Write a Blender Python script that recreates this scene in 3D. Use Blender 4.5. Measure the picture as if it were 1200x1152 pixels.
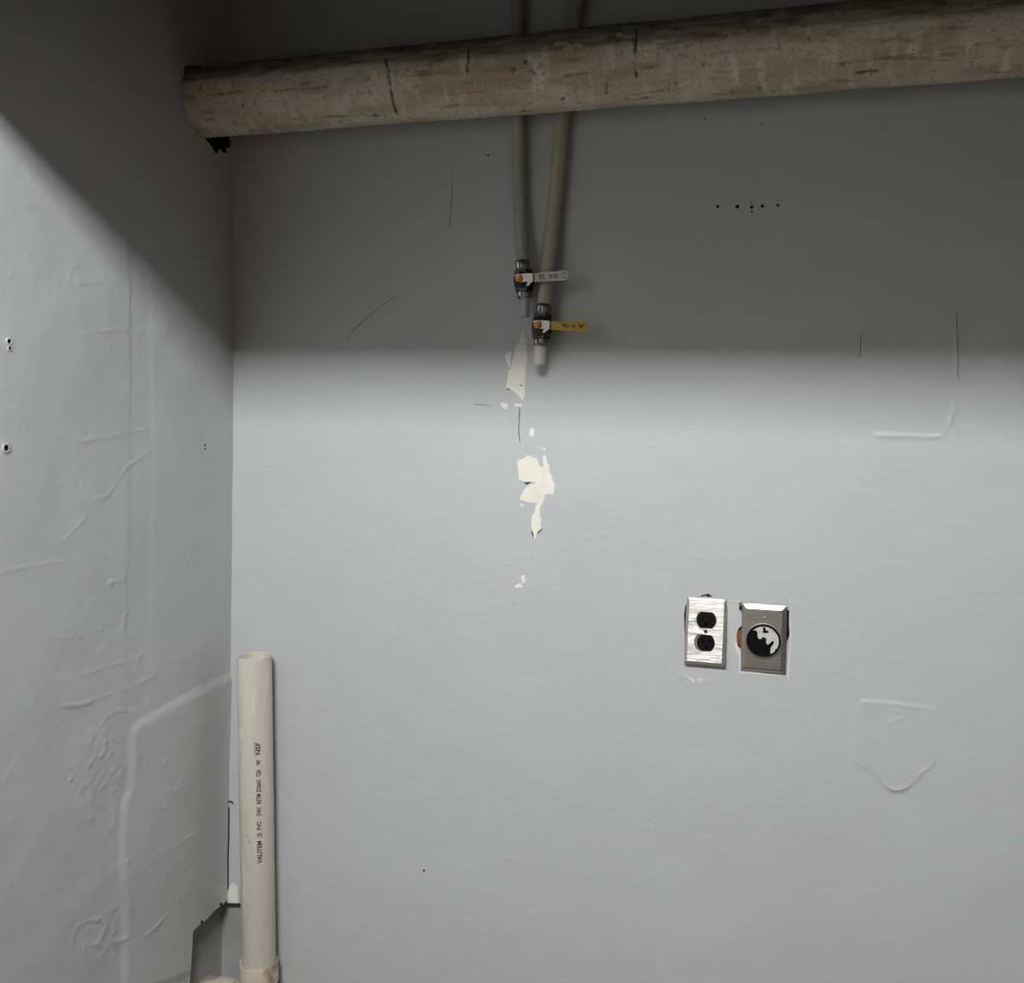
import bpy, bmesh, math
import numpy as np
from mathutils import Vector, Matrix

# ------------------------------------------------------------------ clear
for o in list(bpy.data.objects):
    bpy.data.objects.remove(o, do_unlink=True)
scene = bpy.context.scene
COL = scene.collection

# ------------------------------------------------------------------ camera
FPX = 1150.0
YAW, PITCH, ROLL = math.radians(17.5), math.radians(-4.35), 0.0225
CAM = np.array([1.0973, -1.66, 1.55])
FW = np.array([-math.sin(YAW) * math.cos(PITCH), math.cos(YAW) * math.cos(PITCH), math.sin(PITCH)])
_r = np.cross(FW, [0, 0, 1]); _r /= np.linalg.norm(_r)
_u = np.cross(_r, FW)
RT = _r * math.cos(ROLL) + _u * math.sin(ROLL)
UP = -_r * math.sin(ROLL) + _u * math.cos(ROLL)
cd = bpy.data.cameras.new('camera'); cam = bpy.data.objects.new('camera', cd); COL.objects.link(cam)
cd.sensor_fit = 'HORIZONTAL'; cd.sensor_width = 36.0; cd.lens = FPX / 1200.0 * 36.0
cd.clip_start = 0.02
cam.matrix_world = Matrix(((RT[0], UP[0], -FW[0], CAM[0]), (RT[1], UP[1], -FW[1], CAM[1]),
                           (RT[2], UP[2], -FW[2], CAM[2]), (0, 0, 0, 1)))
scene.camera = cam

# ------------------------------------------------------------------ world, light level, exposure
world = bpy.data.worlds.new('world'); scene.world = world
world.use_nodes = True
world.node_tree.nodes['Background'].inputs[0].default_value = (0.5, 0.5, 0.5, 1)
world.node_tree.nodes['Background'].inputs[1].default_value = 0.02
LAMP_STRENGTH = 142.0
LAMP_COLOR = (0.99, 0.99, 0.985)
LAMP_POS = (0.70, -1.86)          # ceiling fixture behind the bulkhead
LAMP_SIZE = (0.62, 0.22)
LAMP_DROP = 0.10                  # depth of the wrap-around diffuser
HEADER_Y, HEADER_Z = -0.80, 2.075  # lower edge of the bulkhead that shades the upper wall
vs = scene.view_settings
vs.view_transform = 'Standard'; vs.look = 'None'; vs.gamma = 1.0; vs.use_curve_mapping = False
vs.exposure = 0.0

ROOM_X, ROOM_Y, ROOM_Z = 1.56, -3.2, 2.75


def ray(px, py):
    v = FW * FPX + RT * (px - 600) - UP * (py - 576)
    return v / np.linalg.norm(v)


def B3(px, py, yy=0.0):
    v = ray(px, py); return CAM + v * ((yy - CAM[1]) / v[1])


def B(px, py):
    p = B3(px, py); return (p[0], p[2])


def L(px, py):
    v = ray(px, py); p = CAM + v * ((0 - CAM[0]) / v[0]); return (p[1], p[2])


def smooth(t):
    t = np.clip(t, 0, 1); return t * t * (3 - 2 * t)


def noise2(u, v, cell, seed):
    rng = np.random.default_rng(seed)
    G = rng.uniform(-1, 1, (512, 512))
    a = np.asarray(u) / cell + 100; b = np.asarray(v) / cell + 100
    i = np.floor(a).astype(int); j = np.floor(b).astype(int)
    s = smooth(a - i); t = smooth(b - j)
    i0, i1, j0, j1 = i % 512, (i + 1) % 512, j % 512, (j + 1) % 512
    return (G[i0, j0] * (1 - s) + G[i1, j0] * s) * (1 - t) + (G[i0, j1] * (1 - s) + G[i1, j1] * s) * t


# ------------------------------------------------------------------ materials
def mat(name, color, rough=0.5, metal=0.0, spec=0.5, noise=None, bump=None, emit=None, coat=0.0):
    """noise = (scale(x,y,z), colour2, low, high[, detail]); bump = [(scale, strength, distance), ...]"""
    m = bpy.data.materials.new(name); m.use_nodes = True
    nt = m.node_tree; b = nt.nodes['Principled BSDF']
    b.inputs['Base Color'].default_value = (*color, 1)
    b.inputs['Roughness'].default_value = rough
    b.inputs['Metallic'].default_value = metal
    b.inputs['Specular IOR Level'].default_value = spec
    b.inputs['Coat Weight'].default_value = coat
    if emit:
        b.inputs['Emission Color'].default_value = (*emit[0], 1); b.inputs['Emission Strength'].default_value = emit[1]
    tc = None
    if noise or bump:
        tc = nt.nodes.new('ShaderNodeTexCoord')
    if noise:
        layers = noise if isinstance(noise, list) else [noise]
        prev = None
        for nz in layers:
            mp = nt.nodes.new('ShaderNodeMapping'); mp.inputs['Scale'].default_value = nz[0]
            nt.links.new(tc.outputs['Object'], mp.inputs['Vector'])
            n = nt.nodes.new('ShaderNodeTexNoise'); n.inputs['Scale'].default_value = 1.0
            n.inputs['Detail'].default_value = nz[4] if len(nz) > 4 else 5.0
            nt.links.new(mp.outputs[0], n.inputs['Vector'])
            r = nt.nodes.new('ShaderNodeMapRange'); r.inputs['From Min'].default_value = nz[2]; r.inputs['From Max'].default_value = nz[3]
            nt.links.new(n.outputs['Fac'], r.inputs['Value'])
            mx = nt.nodes.new('ShaderNodeMix'); mx.data_type = 'RGBA'
            if prev is None:
                mx.inputs[6].default_value = (*color, 1)
            else:
                nt.links.new(prev, mx.inputs[6])
            mx.inputs[7].default_value = (*nz[1], 1)
            nt.links.new(r.outputs[0], mx.inputs[0])
            prev = mx.outputs[2]
        nt.links.new(prev, b.inputs['Base Color'])
    if bump:
        pn = None
        for sc, st, dist in bump:
            n = nt.nodes.new('ShaderNodeTexNoise'); n.inputs['Detail'].default_value = 4.0
            if isinstance(sc, tuple):
                mp = nt.nodes.new('ShaderNodeMapping'); mp.inputs['Scale'].default_value = sc
                nt.links.new(tc.outputs['Object'], mp.inputs['Vector']); nt.links.new(mp.outputs[0], n.inputs['Vector'])
                n.inputs['Scale'].default_value = 1.0
            else:
                nt.links.new(tc.outputs['Object'], n.inputs['Vector']); n.inputs['Scale'].default_value = sc
            bp = nt.nodes.new('ShaderNodeBump'); bp.inputs['Strength'].default_value = st; bp.inputs['Distance'].default_value = dist
            nt.links.new(n.outputs['Fac'], bp.inputs['Height'])
            if pn: nt.links.new(pn, bp.inputs['Normal'])
            pn = bp.outputs[0]
        nt.links.new(pn, b.inputs['Normal'])
    return m


M = {}
M['paint'] = mat('grey_wall_paint', (0.510, 0.529, 0.540), 0.42, spec=0.45,
                 noise=[((3, 3, 2.2), (0.496, 0.512, 0.522), 0.42, 0.68), ((11, 11, 30), (0.525, 0.543, 0.554), 0.55, 0.75)],
                 bump=[(260.0, 0.12, 0.0006), (38.0, 0.10, 0.002)])
M['room_paint'] = mat('room_wall_paint', (0.095, 0.081, 0.064), 0.7)
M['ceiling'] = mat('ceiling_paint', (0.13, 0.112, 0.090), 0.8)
M['floor'] = mat('concrete_floor', (0.10, 0.077, 0.053), 0.7, noise=((6, 6, 6), (0.075, 0.058, 0.042), 0.4, 0.7))
M['plaster'] = mat('bare_plaster', (0.83, 0.81, 0.72), 0.75, noise=((40, 40, 40), (0.76, 0.735, 0.645), 0.45, 0.75),
                   bump=[(300.0, 0.15, 0.001)])
M['plaster_edge'] = mat('cut_plaster_edge', (0.68, 0.68, 0.66), 0.85, bump=[(200.0, 0.4, 0.002)])
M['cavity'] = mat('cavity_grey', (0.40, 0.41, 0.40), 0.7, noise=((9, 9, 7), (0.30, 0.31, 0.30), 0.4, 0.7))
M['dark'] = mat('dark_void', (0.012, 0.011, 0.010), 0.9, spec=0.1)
M['pvc'] = mat('aged_pvc', (0.575, 0.545, 0.475), 0.38, spec=0.5,
               noise=[((22, 22, 3), (0.52, 0.475, 0.395), 0.45, 0.72), ((60, 60, 14), (0.66, 0.62, 0.55), 0.56, 0.74)],
               bump=[((160, 160, 12), 0.10, 0.001)])
M['pvc_dirty'] = mat('stained_pvc', (0.56, 0.50, 0.40), 0.5, noise=((30, 30, 22), (0.30, 0.22, 0.13), 0.50, 0.68))
M['ink'] = mat('black_print', (0.03, 0.03, 0.035), 0.6)
M['ink_faint'] = mat('faded_print', (0.15, 0.145, 0.135), 0.6)
M['pex'] = mat('milky_tube', (0.46, 0.435, 0.345), 0.35, noise=((30, 30, 5), (0.38, 0.355, 0.275), 0.4, 0.7))
M['pex_white'] = mat('white_tube_stub', (0.56, 0.56, 0.49), 0.4)
M['pex_grey'] = mat('painted_tube_stub', (0.50, 0.52, 0.53), 0.45)
M['bronze'] = mat('dark_bronze', (0.085, 0.072, 0.055), 0.38, metal=0.85, noise=((90, 90, 90), (0.04, 0.034, 0.028), 0.4, 0.65))
M['ring'] = mat('crimp_steel', (0.34, 0.33, 0.31), 0.3, metal=1.0, noise=((120, 120, 120), (0.12, 0.11, 0.10), 0.45, 0.62))
M['brass'] = mat('copper_nut', (0.60, 0.22, 0.05), 0.35, metal=0.7, noise=((200, 200, 200), (0.28, 0.085, 0.02), 0.45, 0.65))
M['nickel'] = mat('bright_handle_metal', (0.86, 0.83, 0.79), 0.45, metal=0.3)
M['white_sleeve'] = mat('white_vinyl', (0.64, 0.65, 0.60), 0.45, noise=((80, 80, 80), (0.52, 0.52, 0.47), 0.5, 0.72))
M['yellow_sleeve'] = mat('yellow_vinyl', (0.60, 0.40, 0.012), 0.45, noise=((70, 70, 70), (0.46, 0.29, 0.012), 0.5, 0.72))
M['red_ink'] = mat('dark_red_print', (0.30, 0.04, 0.015), 0.6)
M['teal_ink'] = mat('teal_print', (0.03, 0.09, 0.10), 0.6)
M['grey_ink'] = mat('grey_print', (0.24, 0.23, 0.26), 0.6)
M['steel_dull'] = mat('dull_brushed_steel', (0.70, 0.665, 0.62), 0.36, metal=1.0,
                      noise=((8, 30, 900), (0.52, 0.49, 0.45), 0.4, 0.65), bump=[((6, 6, 1300), 0.55, 0.0006)])
M['steel'] = mat('brushed_steel', (0.82, 0.80, 0.765), 0.40, metal=1.0,
                 noise=((8, 30, 900), (0.66, 0.64, 0.60), 0.4, 0.65), bump=[((10, 10, 1300), 1.0, 0.0007)])
M['black'] = mat('black_plastic', (0.006, 0.006, 0.006), 0.25, spec=0.3)
M['slot'] = mat('slot_black', (0.002, 0.002, 0.002), 0.9, spec=0.0)
M['scratch'] = mat('scratched_paint', (0.27, 0.27, 0.26), 0.7)
M['pale_mottle'] = mat('mottled_pale_face', (0.60, 0.59, 0.57), 0.55, noise=((260, 260, 260), (0.36, 0.35, 0.335), 0.52, 0.66))
M['orange'] = mat('orange_plastic', (0.22, 0.078, 0.012), 0.45)
M['zinc'] = mat('zinc', (0.55, 0.54, 0.52), 0.35, metal=1.0)
M['diffuser'] = mat('lamp_diffuser', (0.9, 0.9, 0.9), 0.5, emit=(LAMP_COLOR, LAMP_STRENGTH))
M['white_metal'] = mat('white_enamel', (0.8, 0.8, 0.8), 0.4)


# ------------------------------------------------------------------ mesh helpers
def link(name, me, m, parent=None, smooth_shade=False):
    o = bpy.data.objects.new(name, me); COL.objects.link(o)
    if m is not None and not me.materials: me.materials.append(m)
    if parent is not None: o.parent = parent
    if smooth_shade and len(me.polygons):
        me.polygons.foreach_set('use_smooth', np.ones(len(me.polygons), dtype=bool))
    return o


def from_bm(name, bm, m, parent=None, smooth_shade=False, angle=None):
    bmesh.ops.recalc_face_normals(bm, faces=bm.faces)
    me = bpy.data.meshes.new(name); bm.to_mesh(me); bm.free()
    o = link(name, me, m, parent, smooth_shade)
    if angle is not None:
        me.set_sharp_from_angle(angle=angle)
    return o


def tag(o, label=None, cat=None, group=None, kind=None):
    if label: o['label'] = label
    if cat: o['category'] = cat
    if group: o['group'] = group
    if kind: o['kind'] = kind
    return o


def thing(name, loc, label, cat, group=None):
    o = bpy.data.objects.new(name, None); COL.objects.link(o); o.location = loc
    o.empty_display_size = 0.05
    bpy.context.view_layer.update()
    return tag(o, label, cat, group)


def adopt(child, parent):
    """parent in place: mesh data is in world coordinates"""
    child.parent = parent
    child.matrix_parent_inverse = Matrix.Translation(-Vector(parent.location))
    return child


def add_box(bm, c, s, mtx=None, bevel=0.0, seg=2):
    g = bmesh.ops.create_cube(bm, size=1.0)
    vsx = g['verts']
    for v in vsx:
        v.co = Vector((v.co.x * s[0], v.co.y * s[1], v.co.z * s[2])) + Vector(c)
    if bevel > 0:
        es = list({e for v in vsx for e in v.link_edges})
        r = bmesh.ops.bevel(bm, geom=es, offset=bevel, segments=seg, affect='EDGES', profile=0.5)
        vsx = list({v for f in r['faces'] for v in f.verts} | {v for v in vsx if v.is_valid})
    if mtx is not None:
        for v in vsx: v.co = mtx @ v.co
    return vsx


def add_lathe(bm, prof, n=32, mtx=None, closed_ends=True):
    """prof: list of (r, z) about +z"""
    rings = []
    for r, z in prof:
        if r < 1e-7:
            v = bm.verts.new((0, 0, z)); rings.append([v])
        else:
            rings.append([bm.verts.new((r * math.cos(2 * math.pi * k / n), r * math.sin(2 * math.pi * k / n), z)) for k in range(n)])
    for a, b in zip(rings[:-1], rings[1:]):
        for k in range(n):
            k2 = (k + 1) % n
            if len(a) == 1 and len(b) == 1: continue
            if len(a) == 1: bm.faces.new((a[0], b[k2], b[k]))
            elif len(b) == 1: bm.faces.new((a[k], a[k2], b[0]))
            else: bm.faces.new((a[k], a[k2], b[k2], b[k]))
    if mtx is not None:
        for ring in rings:
            for v in ring: v.co = mtx @ v.co


def add_tube(bm, pts, rad, n=20, caps=True):
    pts = [Vector(p) for p in pts]
    rings = []
    ref = Vector((0, 1, 0))
    for i, p in enumerate(pts):
        t = (pts[min(i + 1, len(pts) - 1)] - pts[max(i - 1, 0)]).normalized()
        rf = ref if abs(t.dot(ref)) < 0.95 else Vector((1, 0, 0))
        a = t.cross(rf).normalized(); b = t.cross(a).normalized()
        r = rad[i] if isinstance(rad, (list, tuple)) else rad
        rings.append([bm.verts.new(p + (a * math.cos(2 * math.pi * k / n) + b * math.sin(2 * math.pi * k / n)) * r) for k in range(n)])
    for a, b in zip(rings[:-1], rings[1:]):
        for k in range(n):
            bm.faces.new((a[k], a[(k + 1) % n], b[(k + 1) % n], b[k]))
    if caps:
        bm.faces.new(rings[0]); bm.faces.new(list(reversed(rings[-1])))


def add_extrude(bm, pts2, to3, d0, d1):
    """closed 2D polygon swept between depths d0 (back) and d1 (front)"""
    f = [bm.verts.new(to3(p, d1)) for p in pts2]; b = [bm.verts.new(to3(p, d0)) for p in pts2]
    n = len(pts2)
    bm.faces.new(f)
    bm.faces.new(list(reversed(b)))
    for k in range(n):
        bm.faces.new((f[k], b[k], b[(k + 1) % n], f[(k + 1) % n]))


def axis_matrix(origin, zdir, xhint=(1, 0, 0)):
    z = Vector(zdir).normalized(); x = Vector(xhint); x = (x - z * x.dot(z)).normalized(); y = z.cross(x)
    return Matrix(((x.x, y.x, z.x, origin[0]), (x.y, y.y, z.y, origin[1]), (x.z, y.z, z.z, origin[2]), (0, 0, 0, 1)))


def text_mesh(txt, bold=True):
    """flat text mesh, height normalised to 1, returned as (verts Nx2, faces)"""
    c = bpy.data.curves.new('t', 'FONT'); c.body = txt; c.size = 1.0; c.resolution_u = 2
    if bold: c.offset = 0.030
    o = bpy.data.objects.new('t', c); COL.objects.link(o)
    dg = bpy.context.evaluated_depsgraph_get(); me = bpy.data.meshes.new_from_object(o.evaluated_get(dg))
    V = np.array([v.co[:2] for v in me.vertices]); Fc = [list(p.vertices) for p in me.polygons]
    bpy.data.objects.remove(o, do_unlink=True); bpy.data.curves.remove(c); bpy.data.meshes.remove(me)
    V -= V.min(0); V /= V[:, 1].max()
    return V, Fc


# ------------------------------------------------------------------ walls as relief grids
def seg_dist(U, V, poly, closed=False):
    P = np.array(poly); best = np.full(U.shape, 1e9); NX = np.zeros(U.shape); NY = np.zeros(U.shape)
    n = len(P); rngk = range(n if closed else n - 1)
    for k in rngk:
        a, b = P[k], P[(k + 1) % n]; d = b - a; l2 = max(d @ d, 1e-12)
        t = np.clip(((U - a[0]) * d[0] + (V - a[1]) * d[1]) / l2, 0, 1)
        x = a[0] + t * d[0]; y = a[1] + t * d[1]; q = np.hypot(U - x, V - y)
        m = q < best; best = np.where(m, q, best); NX = np.where(m, x, NX); NY = np.where(m, y, NY)
    return best, NX, NY


def inside(U, V, poly):
    P = np.array(poly); c = np.zeros(np.shape(U), bool); n = len(P)
    for k in range(n):
        x0, y0 = P[k]; x1, y1 = P[(k + 1) % n]
        cond = (y0 > V) != (y1 > V)
        c ^= cond & (U < (x1 - x0) * (V - y0) / ((y1 - y0) if y1 != y0 else 1e-12) + x0)
    return c


class Relief:
    def __init__(self, seed, base, gain=0.5):
        self.gain = gain; self.f = []; self.seed = seed; self.base = base

    def ridge(self, pts, w, h, fade=True, wob=0.0):
        self.f.append(('r', np.array(pts, float), w, h, wob)); return self

    def step(self, pts, h, e):
        self.f.append(('s', np.array(pts, float), e, h, 0)); return self

    def bump(self, p, r, h):
        self.f.append(('b', np.array([p], float), r, h, 0)); return self

    def __call__(self, U, V):
        U = np.asarray(U, float); V = np.asarray(V, float)
        H = self.base(U, V)
        for i, (k, P, w, h, wob) in enumerate(self.f):
            pad = 4 * w
            m = (U > P[:, 0].min() - pad) & (U < P[:, 0].max() + pad) & (V > P[:, 1].min() - pad) & (V < P[:, 1].max() + pad)
            if not m.any(): continue
            u, v = U[m], V[m]
            if wob:
                u = u + wob * noise2(u, v, 0.012, 900 + i); v = v + wob * noise2(u, v, 0.012, 950 + i)
            if k == 'b':
                H[m] += 1.3 * self.gain * h * np.exp(-((u - P[0, 0]) ** 2 + (v - P[0, 1]) ** 2) / (w * w))
            elif k == 'r':
                d, _, _ = seg_dist(u, v, P)
                amp = self.gain * h * np.clip(0.62 + 0.75 * noise2(u, v, 0.022, 300 + i), 0, 1.5)
                H[m] += amp * np.exp(-(d / w) ** 2)
            else:
                d, _, _ = seg_dist(u, v, P, True)
                sd = np.where(inside(u, v, P), d, -d)
                H[m] += h * smooth(sd / w + 0.5)
        return H


def relief_wall(name, us, vs_, rel, holes, to3d, m, spacing):
    U, V = np.meshgrid(us, vs_, indexing='ij')
    for poly in holes:
        P = np.array(poly); pad = 2 * spacing
        msk = (U > P[:, 0].min() - pad) & (U < P[:, 0].max() + pad) & (V > P[:, 1].min() - pad) & (V < P[:, 1].max() + pad)
        d, nx, ny = seg_dist(U[msk], V[msk], poly, True)
        near = d < 0.6 * spacing
        u = U[msk]; v = V[msk]; u[near] = nx[near]; v[near] = ny[near]; U[msk] = u; V[msk] = v
    H = rel(U, V)
    X, Y, Z = to3d(U, V, H)
    nu, nv = U.shape
    cu = (U[:-1, :-1] + U[1:, :-1] + U[1:, 1:] + U[:-1, 1:]) / 4; cv = (V[:-1, :-1] + V[1:, :-1] + V[1:, 1:] + V[:-1, 1:]) / 4
    keep = np.ones(cu.shape, bool)
    for poly in holes: keep &= ~inside(cu, cv, poly)
    idx = np.arange(nu * nv).reshape(nu, nv)
    Q = np.stack([idx[:-1, :-1][keep], idx[1:, :-1][keep], idx[1:, 1:][keep], idx[:-1, 1:][keep]], 1)
    used = np.zeros(nu * nv, bool); used[Q.ravel()] = True
    remap = np.cumsum(used) - 1
    Q = remap[Q]
    co = np.stack([X.ravel(), Y.ravel(), Z.ravel()], 1)[used]
    me = bpy.data.meshes.new(name)
    me.vertices.add(len(co)); me.vertices.foreach_set('co', co.astype(np.float32).ravel())
    me.loops.add(Q.size); me.loops.foreach_set('vertex_index', Q.astype(np.int32).ravel())
    me.polygons.add(len(Q)); me.polygons.foreach_set('loop_start', np.arange(0, Q.size, 4, dtype=np.int32))
    me.update(calc_edges=True); me.validate()
    return link(name, me, m, None, True)


SP = 0.0025


def axis_of(*parts):
    return np.unique(np.round(np.concatenate(parts), 6))


# --- holes cut in the plaster (wall coordinates)
cav_left = [(-0.262, 0.30), L(228, 1152), L(229, 1120), L(231, 1092), L(236, 1087), L(243, 1082), L(250, 1075), L(257, 1067), L(263, 1063), L(268, 1058), (0.02, 0.57), (0.02, 0.30)]
cav_left[0] = (cav_left[1][0] - 0.004, 0.30)
cav_back = [(-0.06, 0.30), (-0.06, B(270, 1058)[1]), B(279, 1058.5), B(300, 1058), (B(300, 1058)[0], 0.30)]
notch_back = [(-0.06, 1.99), (-0.0006, 1.99), (-0.0006, 2.16), (-0.06, 2.16)]     # the broken corner behind the drain pipe
PIPE_Y, PIPE_Z, PIPE_R = -0.090, 2.106, 0.0605
rag = [L(224, 118), L(229, 133), L(236, 150), L(241, 161), L(246, 168), L(251, 176), L(254, 181), L(257, 173), L(261, 178), L(264, 173), L(267, 180), L(270, 173), L(272, 168)]
rp = sorted([(math.atan2(z - PIPE_Z, y - PIPE_Y), math.hypot(y - PIPE_Y, z - PIPE_Z)) for y, z in rag])
ra = np.array([a for a, _ in rp]); rr = np.array([max(r, PIPE_R + 0.0025) for _, r in rp])
pipe_hole = []
for k in range(180):
    a = -math.pi + 2 * math.pi * k / 180
    r = PIPE_R + 0.0022 + 0.0012 * math.sin(9 * a) + 0.006 * math.exp(-((a - 2.45) / 0.16) ** 2)
    if ra[0] - 0.05 <= a <= ra[-1] + 0.05: r = max(float(np.interp(a, ra, rr)), PIPE_R + 0.002)
    pipe_hole.append((min(PIPE_Y + r * math.cos(a), 0.02), PIPE_Z + r * math.sin(a)))
box_hole_l = [B(803, 709), B(820, 706), B(822, 697.5), B(829, 695.5), B(834, 698), B(836, 706), B(851, 708), B(848, 774), B(803.5, 772), B(801.5, 722)]
box_hole_r = [B(866, 706), B(873, 706), B(876, 712), B(918, 713), B(925.0, 716), B(924.6, 735), B(925.4, 745), B(921.5, 754), B(918, 780), B(873, 780), B(872, 765), B(864.5, 758), B(863.0, 745), B(865, 737), B(870.5, 732), B(871, 722), B(866, 714)]


# --- back wall relief
def base_back(U, V):
    return 0.0011 * noise2(U, V, 0.16, 1) + 0.0005 * noise2(U, V, 0.05, 2) + 0.00012 * noise2(U, V * 2.2, 0.012, 3)


RB = Relief(1, base_back, 0.50)
def b(*p): return [B(*q) for q in p]
RB.ridge(b((405, 398), (417, 383), (432, 370), (446, 359), (466, 347)), 0.003, 0.0012)
RB.ridge(b((531, 200), (529, 235), (527, 266)), 0.002, 0.0010)
RB.ridge(b((525, 400), (524, 428)), 0.003, 0.0008)
RB.ridge(b((1010, 388), (1008, 400), (1009, 418)), 0.003, -0.0022)
RB.ridge(b((1121, 357), (1122, 400), (1123, 446)), 0.0032, 0.0042)
RB.ridge(b((1121, 469), (1117, 482), (1113, 498)), 0.0035, 0.0040)
RB.ridge(b((1120, 472), (1121, 494)), 0.003, 0.0010)
RB.ridge(b((1024, 510), (1040, 511), (1070, 511), (1092, 513), (1101, 511)), 0.0032, 0.0030)
RB.ridge(b((1036, 463), (1042, 459), (1049, 458)), 0.003, 0.0013)
RB.ridge(b((1006, 430), (1005, 488)), 0.003, 0.0007)
home = b((1003, 832), (1010, 822), (1050, 825), (1096, 831), (1101, 838), (1099, 885), (1092, 897), (1080, 906), (1064, 922), (1056, 927), (1044, 926), (1033, 917), (1021, 904), (1003, 893), (1001, 870))
RB.step(home, 0.0007, 0.006)
RB.ridge(b((1012, 822), (1050, 825), (1094, 831)), 0.0028, 0.0022)
RB.ridge(b((1003, 893), (1014, 900)), 0.0028, 0.0013)
RB.ridge(b((1026, 909), (1036, 920), (1047, 926), (1058, 926), (1068, 918), (1080, 906), (1092, 897), (1098, 884)), 0.0028, 0.0030, wob=0.002)
RB.ridge(b((1041, 848), (1049, 843), (1056, 843)), 0.003, 0.0016)
RB.ridge(b((1056, 861), (1064, 862)), 0.003, 0.0012)
RB.ridge(b((1002, 835), (1003, 850), (1000, 868)), 0.003, 0.0010, wob=0.002)
RB.ridge(b((555, 474), (578, 475)), 0.0024, 0.0013)
RB.ridge(b((609, 470), (608, 490), (606, 508), (609, 519)), 0.0022, -0.0016)
RB.ridge(b((284, 543), (326, 545), (326, 552), (286, 551)), 0.003, 0.0006)
for x, y, h in ((596, 479, 2.2), (589, 493, 1.6), (601, 484, 1.3), (562, 514, 1.0), (446, 476, 1.2), (450, 481, 1.0), (615, 681, 1.8), (609, 686, 1.2), (625, 652, 1.6), (612, 652, 1.0),
                (565, 826, 1.6), (677, 826, 1.5), (542, 745, 1.3), (655, 790, 1.1), (453, 884, 1.2), (558, 663, 0.9), (320, 601, 1.0), (396, 500, 0.9), (890, 985, 1.5), (884, 987, 1.2), (765, 894, 1.0)):
    RB.bump(B(x, y), 0.0035, h * 0.0007)
rngb = np.random.default_rng(7)
for k in range(26):   # rough dab of old filler and the scraped area under the chips
    RB.bump(B(770 + rngb.normal() * 9, 963 + rngb.normal() * 9), 0.003, rngb.uniform(0.2, 1.1) * 0.001)
for k in range(30):
    RB.bump(B(620 + rngb.normal() * 22, 692 + rngb.normal() * 10), 0.004, rngb.uniform(0.2, 0.9) * 0.001)
for k in range(26):
    RB.bump(B(585 + rngb.normal() * 16, 498 + rngb.normal() * 18), 0.0035, rngb.uniform(-0.8, 1.0) * 0.001)
for k in range(24):
    RB.bump(B(603 + rngb.normal() * 8, 985 + rngb.normal() * 28), 0.004, rngb.uniform(0.2, 0.7) * 0.001)
for k in range(20):
    RB.bump(B(985 + rngb.normal() * 30, 170 + rngb.normal() * 14), 0.004, rngb.uniform(0.2, 0.9) * 0.001)
for k in range(18):
    RB.bump(B(817 + rngb.normal() * 10, 797 + rngb.normal() * 4), 0.0032, rngb.uniform(0.2, 1.1) * 0.001)
for k in range(110):
    px_, py_ = rngb.uniform(290, 1190), rngb.uniform(170, 1140)
    if rngb.random() < 0.5:
        RB.bump(B(px_, py_), 0.0035, rngb.uniform(0.3, 1.0) * 0.0008)
    else:
        l_ = rngb.uniform(6, 22)
        RB.ridge([B(px_, py_), B(px_ + l_, py_ + rngb.uniform(-1, 2))], 0.003, rngb.uniform(0.15, 0.45) * 0.001)
for k in range(7):    # horizontal drag marks of the trowel below the chips
    RB.ridge([B(640 + rngb.uniform(-10, 30), 575 + 11 * k), B(700 + rngb.uniform(-30, 40), 572 + 11 * k + rngb.uniform(-4, 3))], 0.003, rngb.uniform(0.0001, 0.0005))

us = axis_of(np.arange(-0.03, 1.475, SP), np.array([1.52, ROOM_X]))
zs = axis_of(np.array([0, 0.1, 0.2, 0.3]), np.arange(0.36, 2.33, SP), np.array([2.4, 2.55, 2.75]))
wall_back = relief_wall('wall_back', us, zs, RB, [cav_back, notch_back, box_hole_l, box_hole_r], lambda U, V, H: (U, -H, V), M['paint'], SP)
tag(wall_back, 'grey painted plaster back wall with flaking paint chips and scars', kind='structure')

# --- left wall relief (slightly out of plumb, with a skimmed raised panel near the corner)
_pf = np.polyfit([2.32, 2.0, 1.634, 1.35, 1.08, 0.66, 0.40], [-0.008, -0.001, 0.0035, 0.001, -0.0036, -0.0113, -0.014], 3)


def base_left(U, V):
    Vc = np.clip(V, 0.45, 2.4)
    off = np.polyval(_pf, Vc)
    return off + 0.0013 * noise2(U, V, 0.15, 11) + 0.0006 * noise2(U, V, 0.05, 12) + 0.00015 * noise2(U, V, 0.012, 13)


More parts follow.
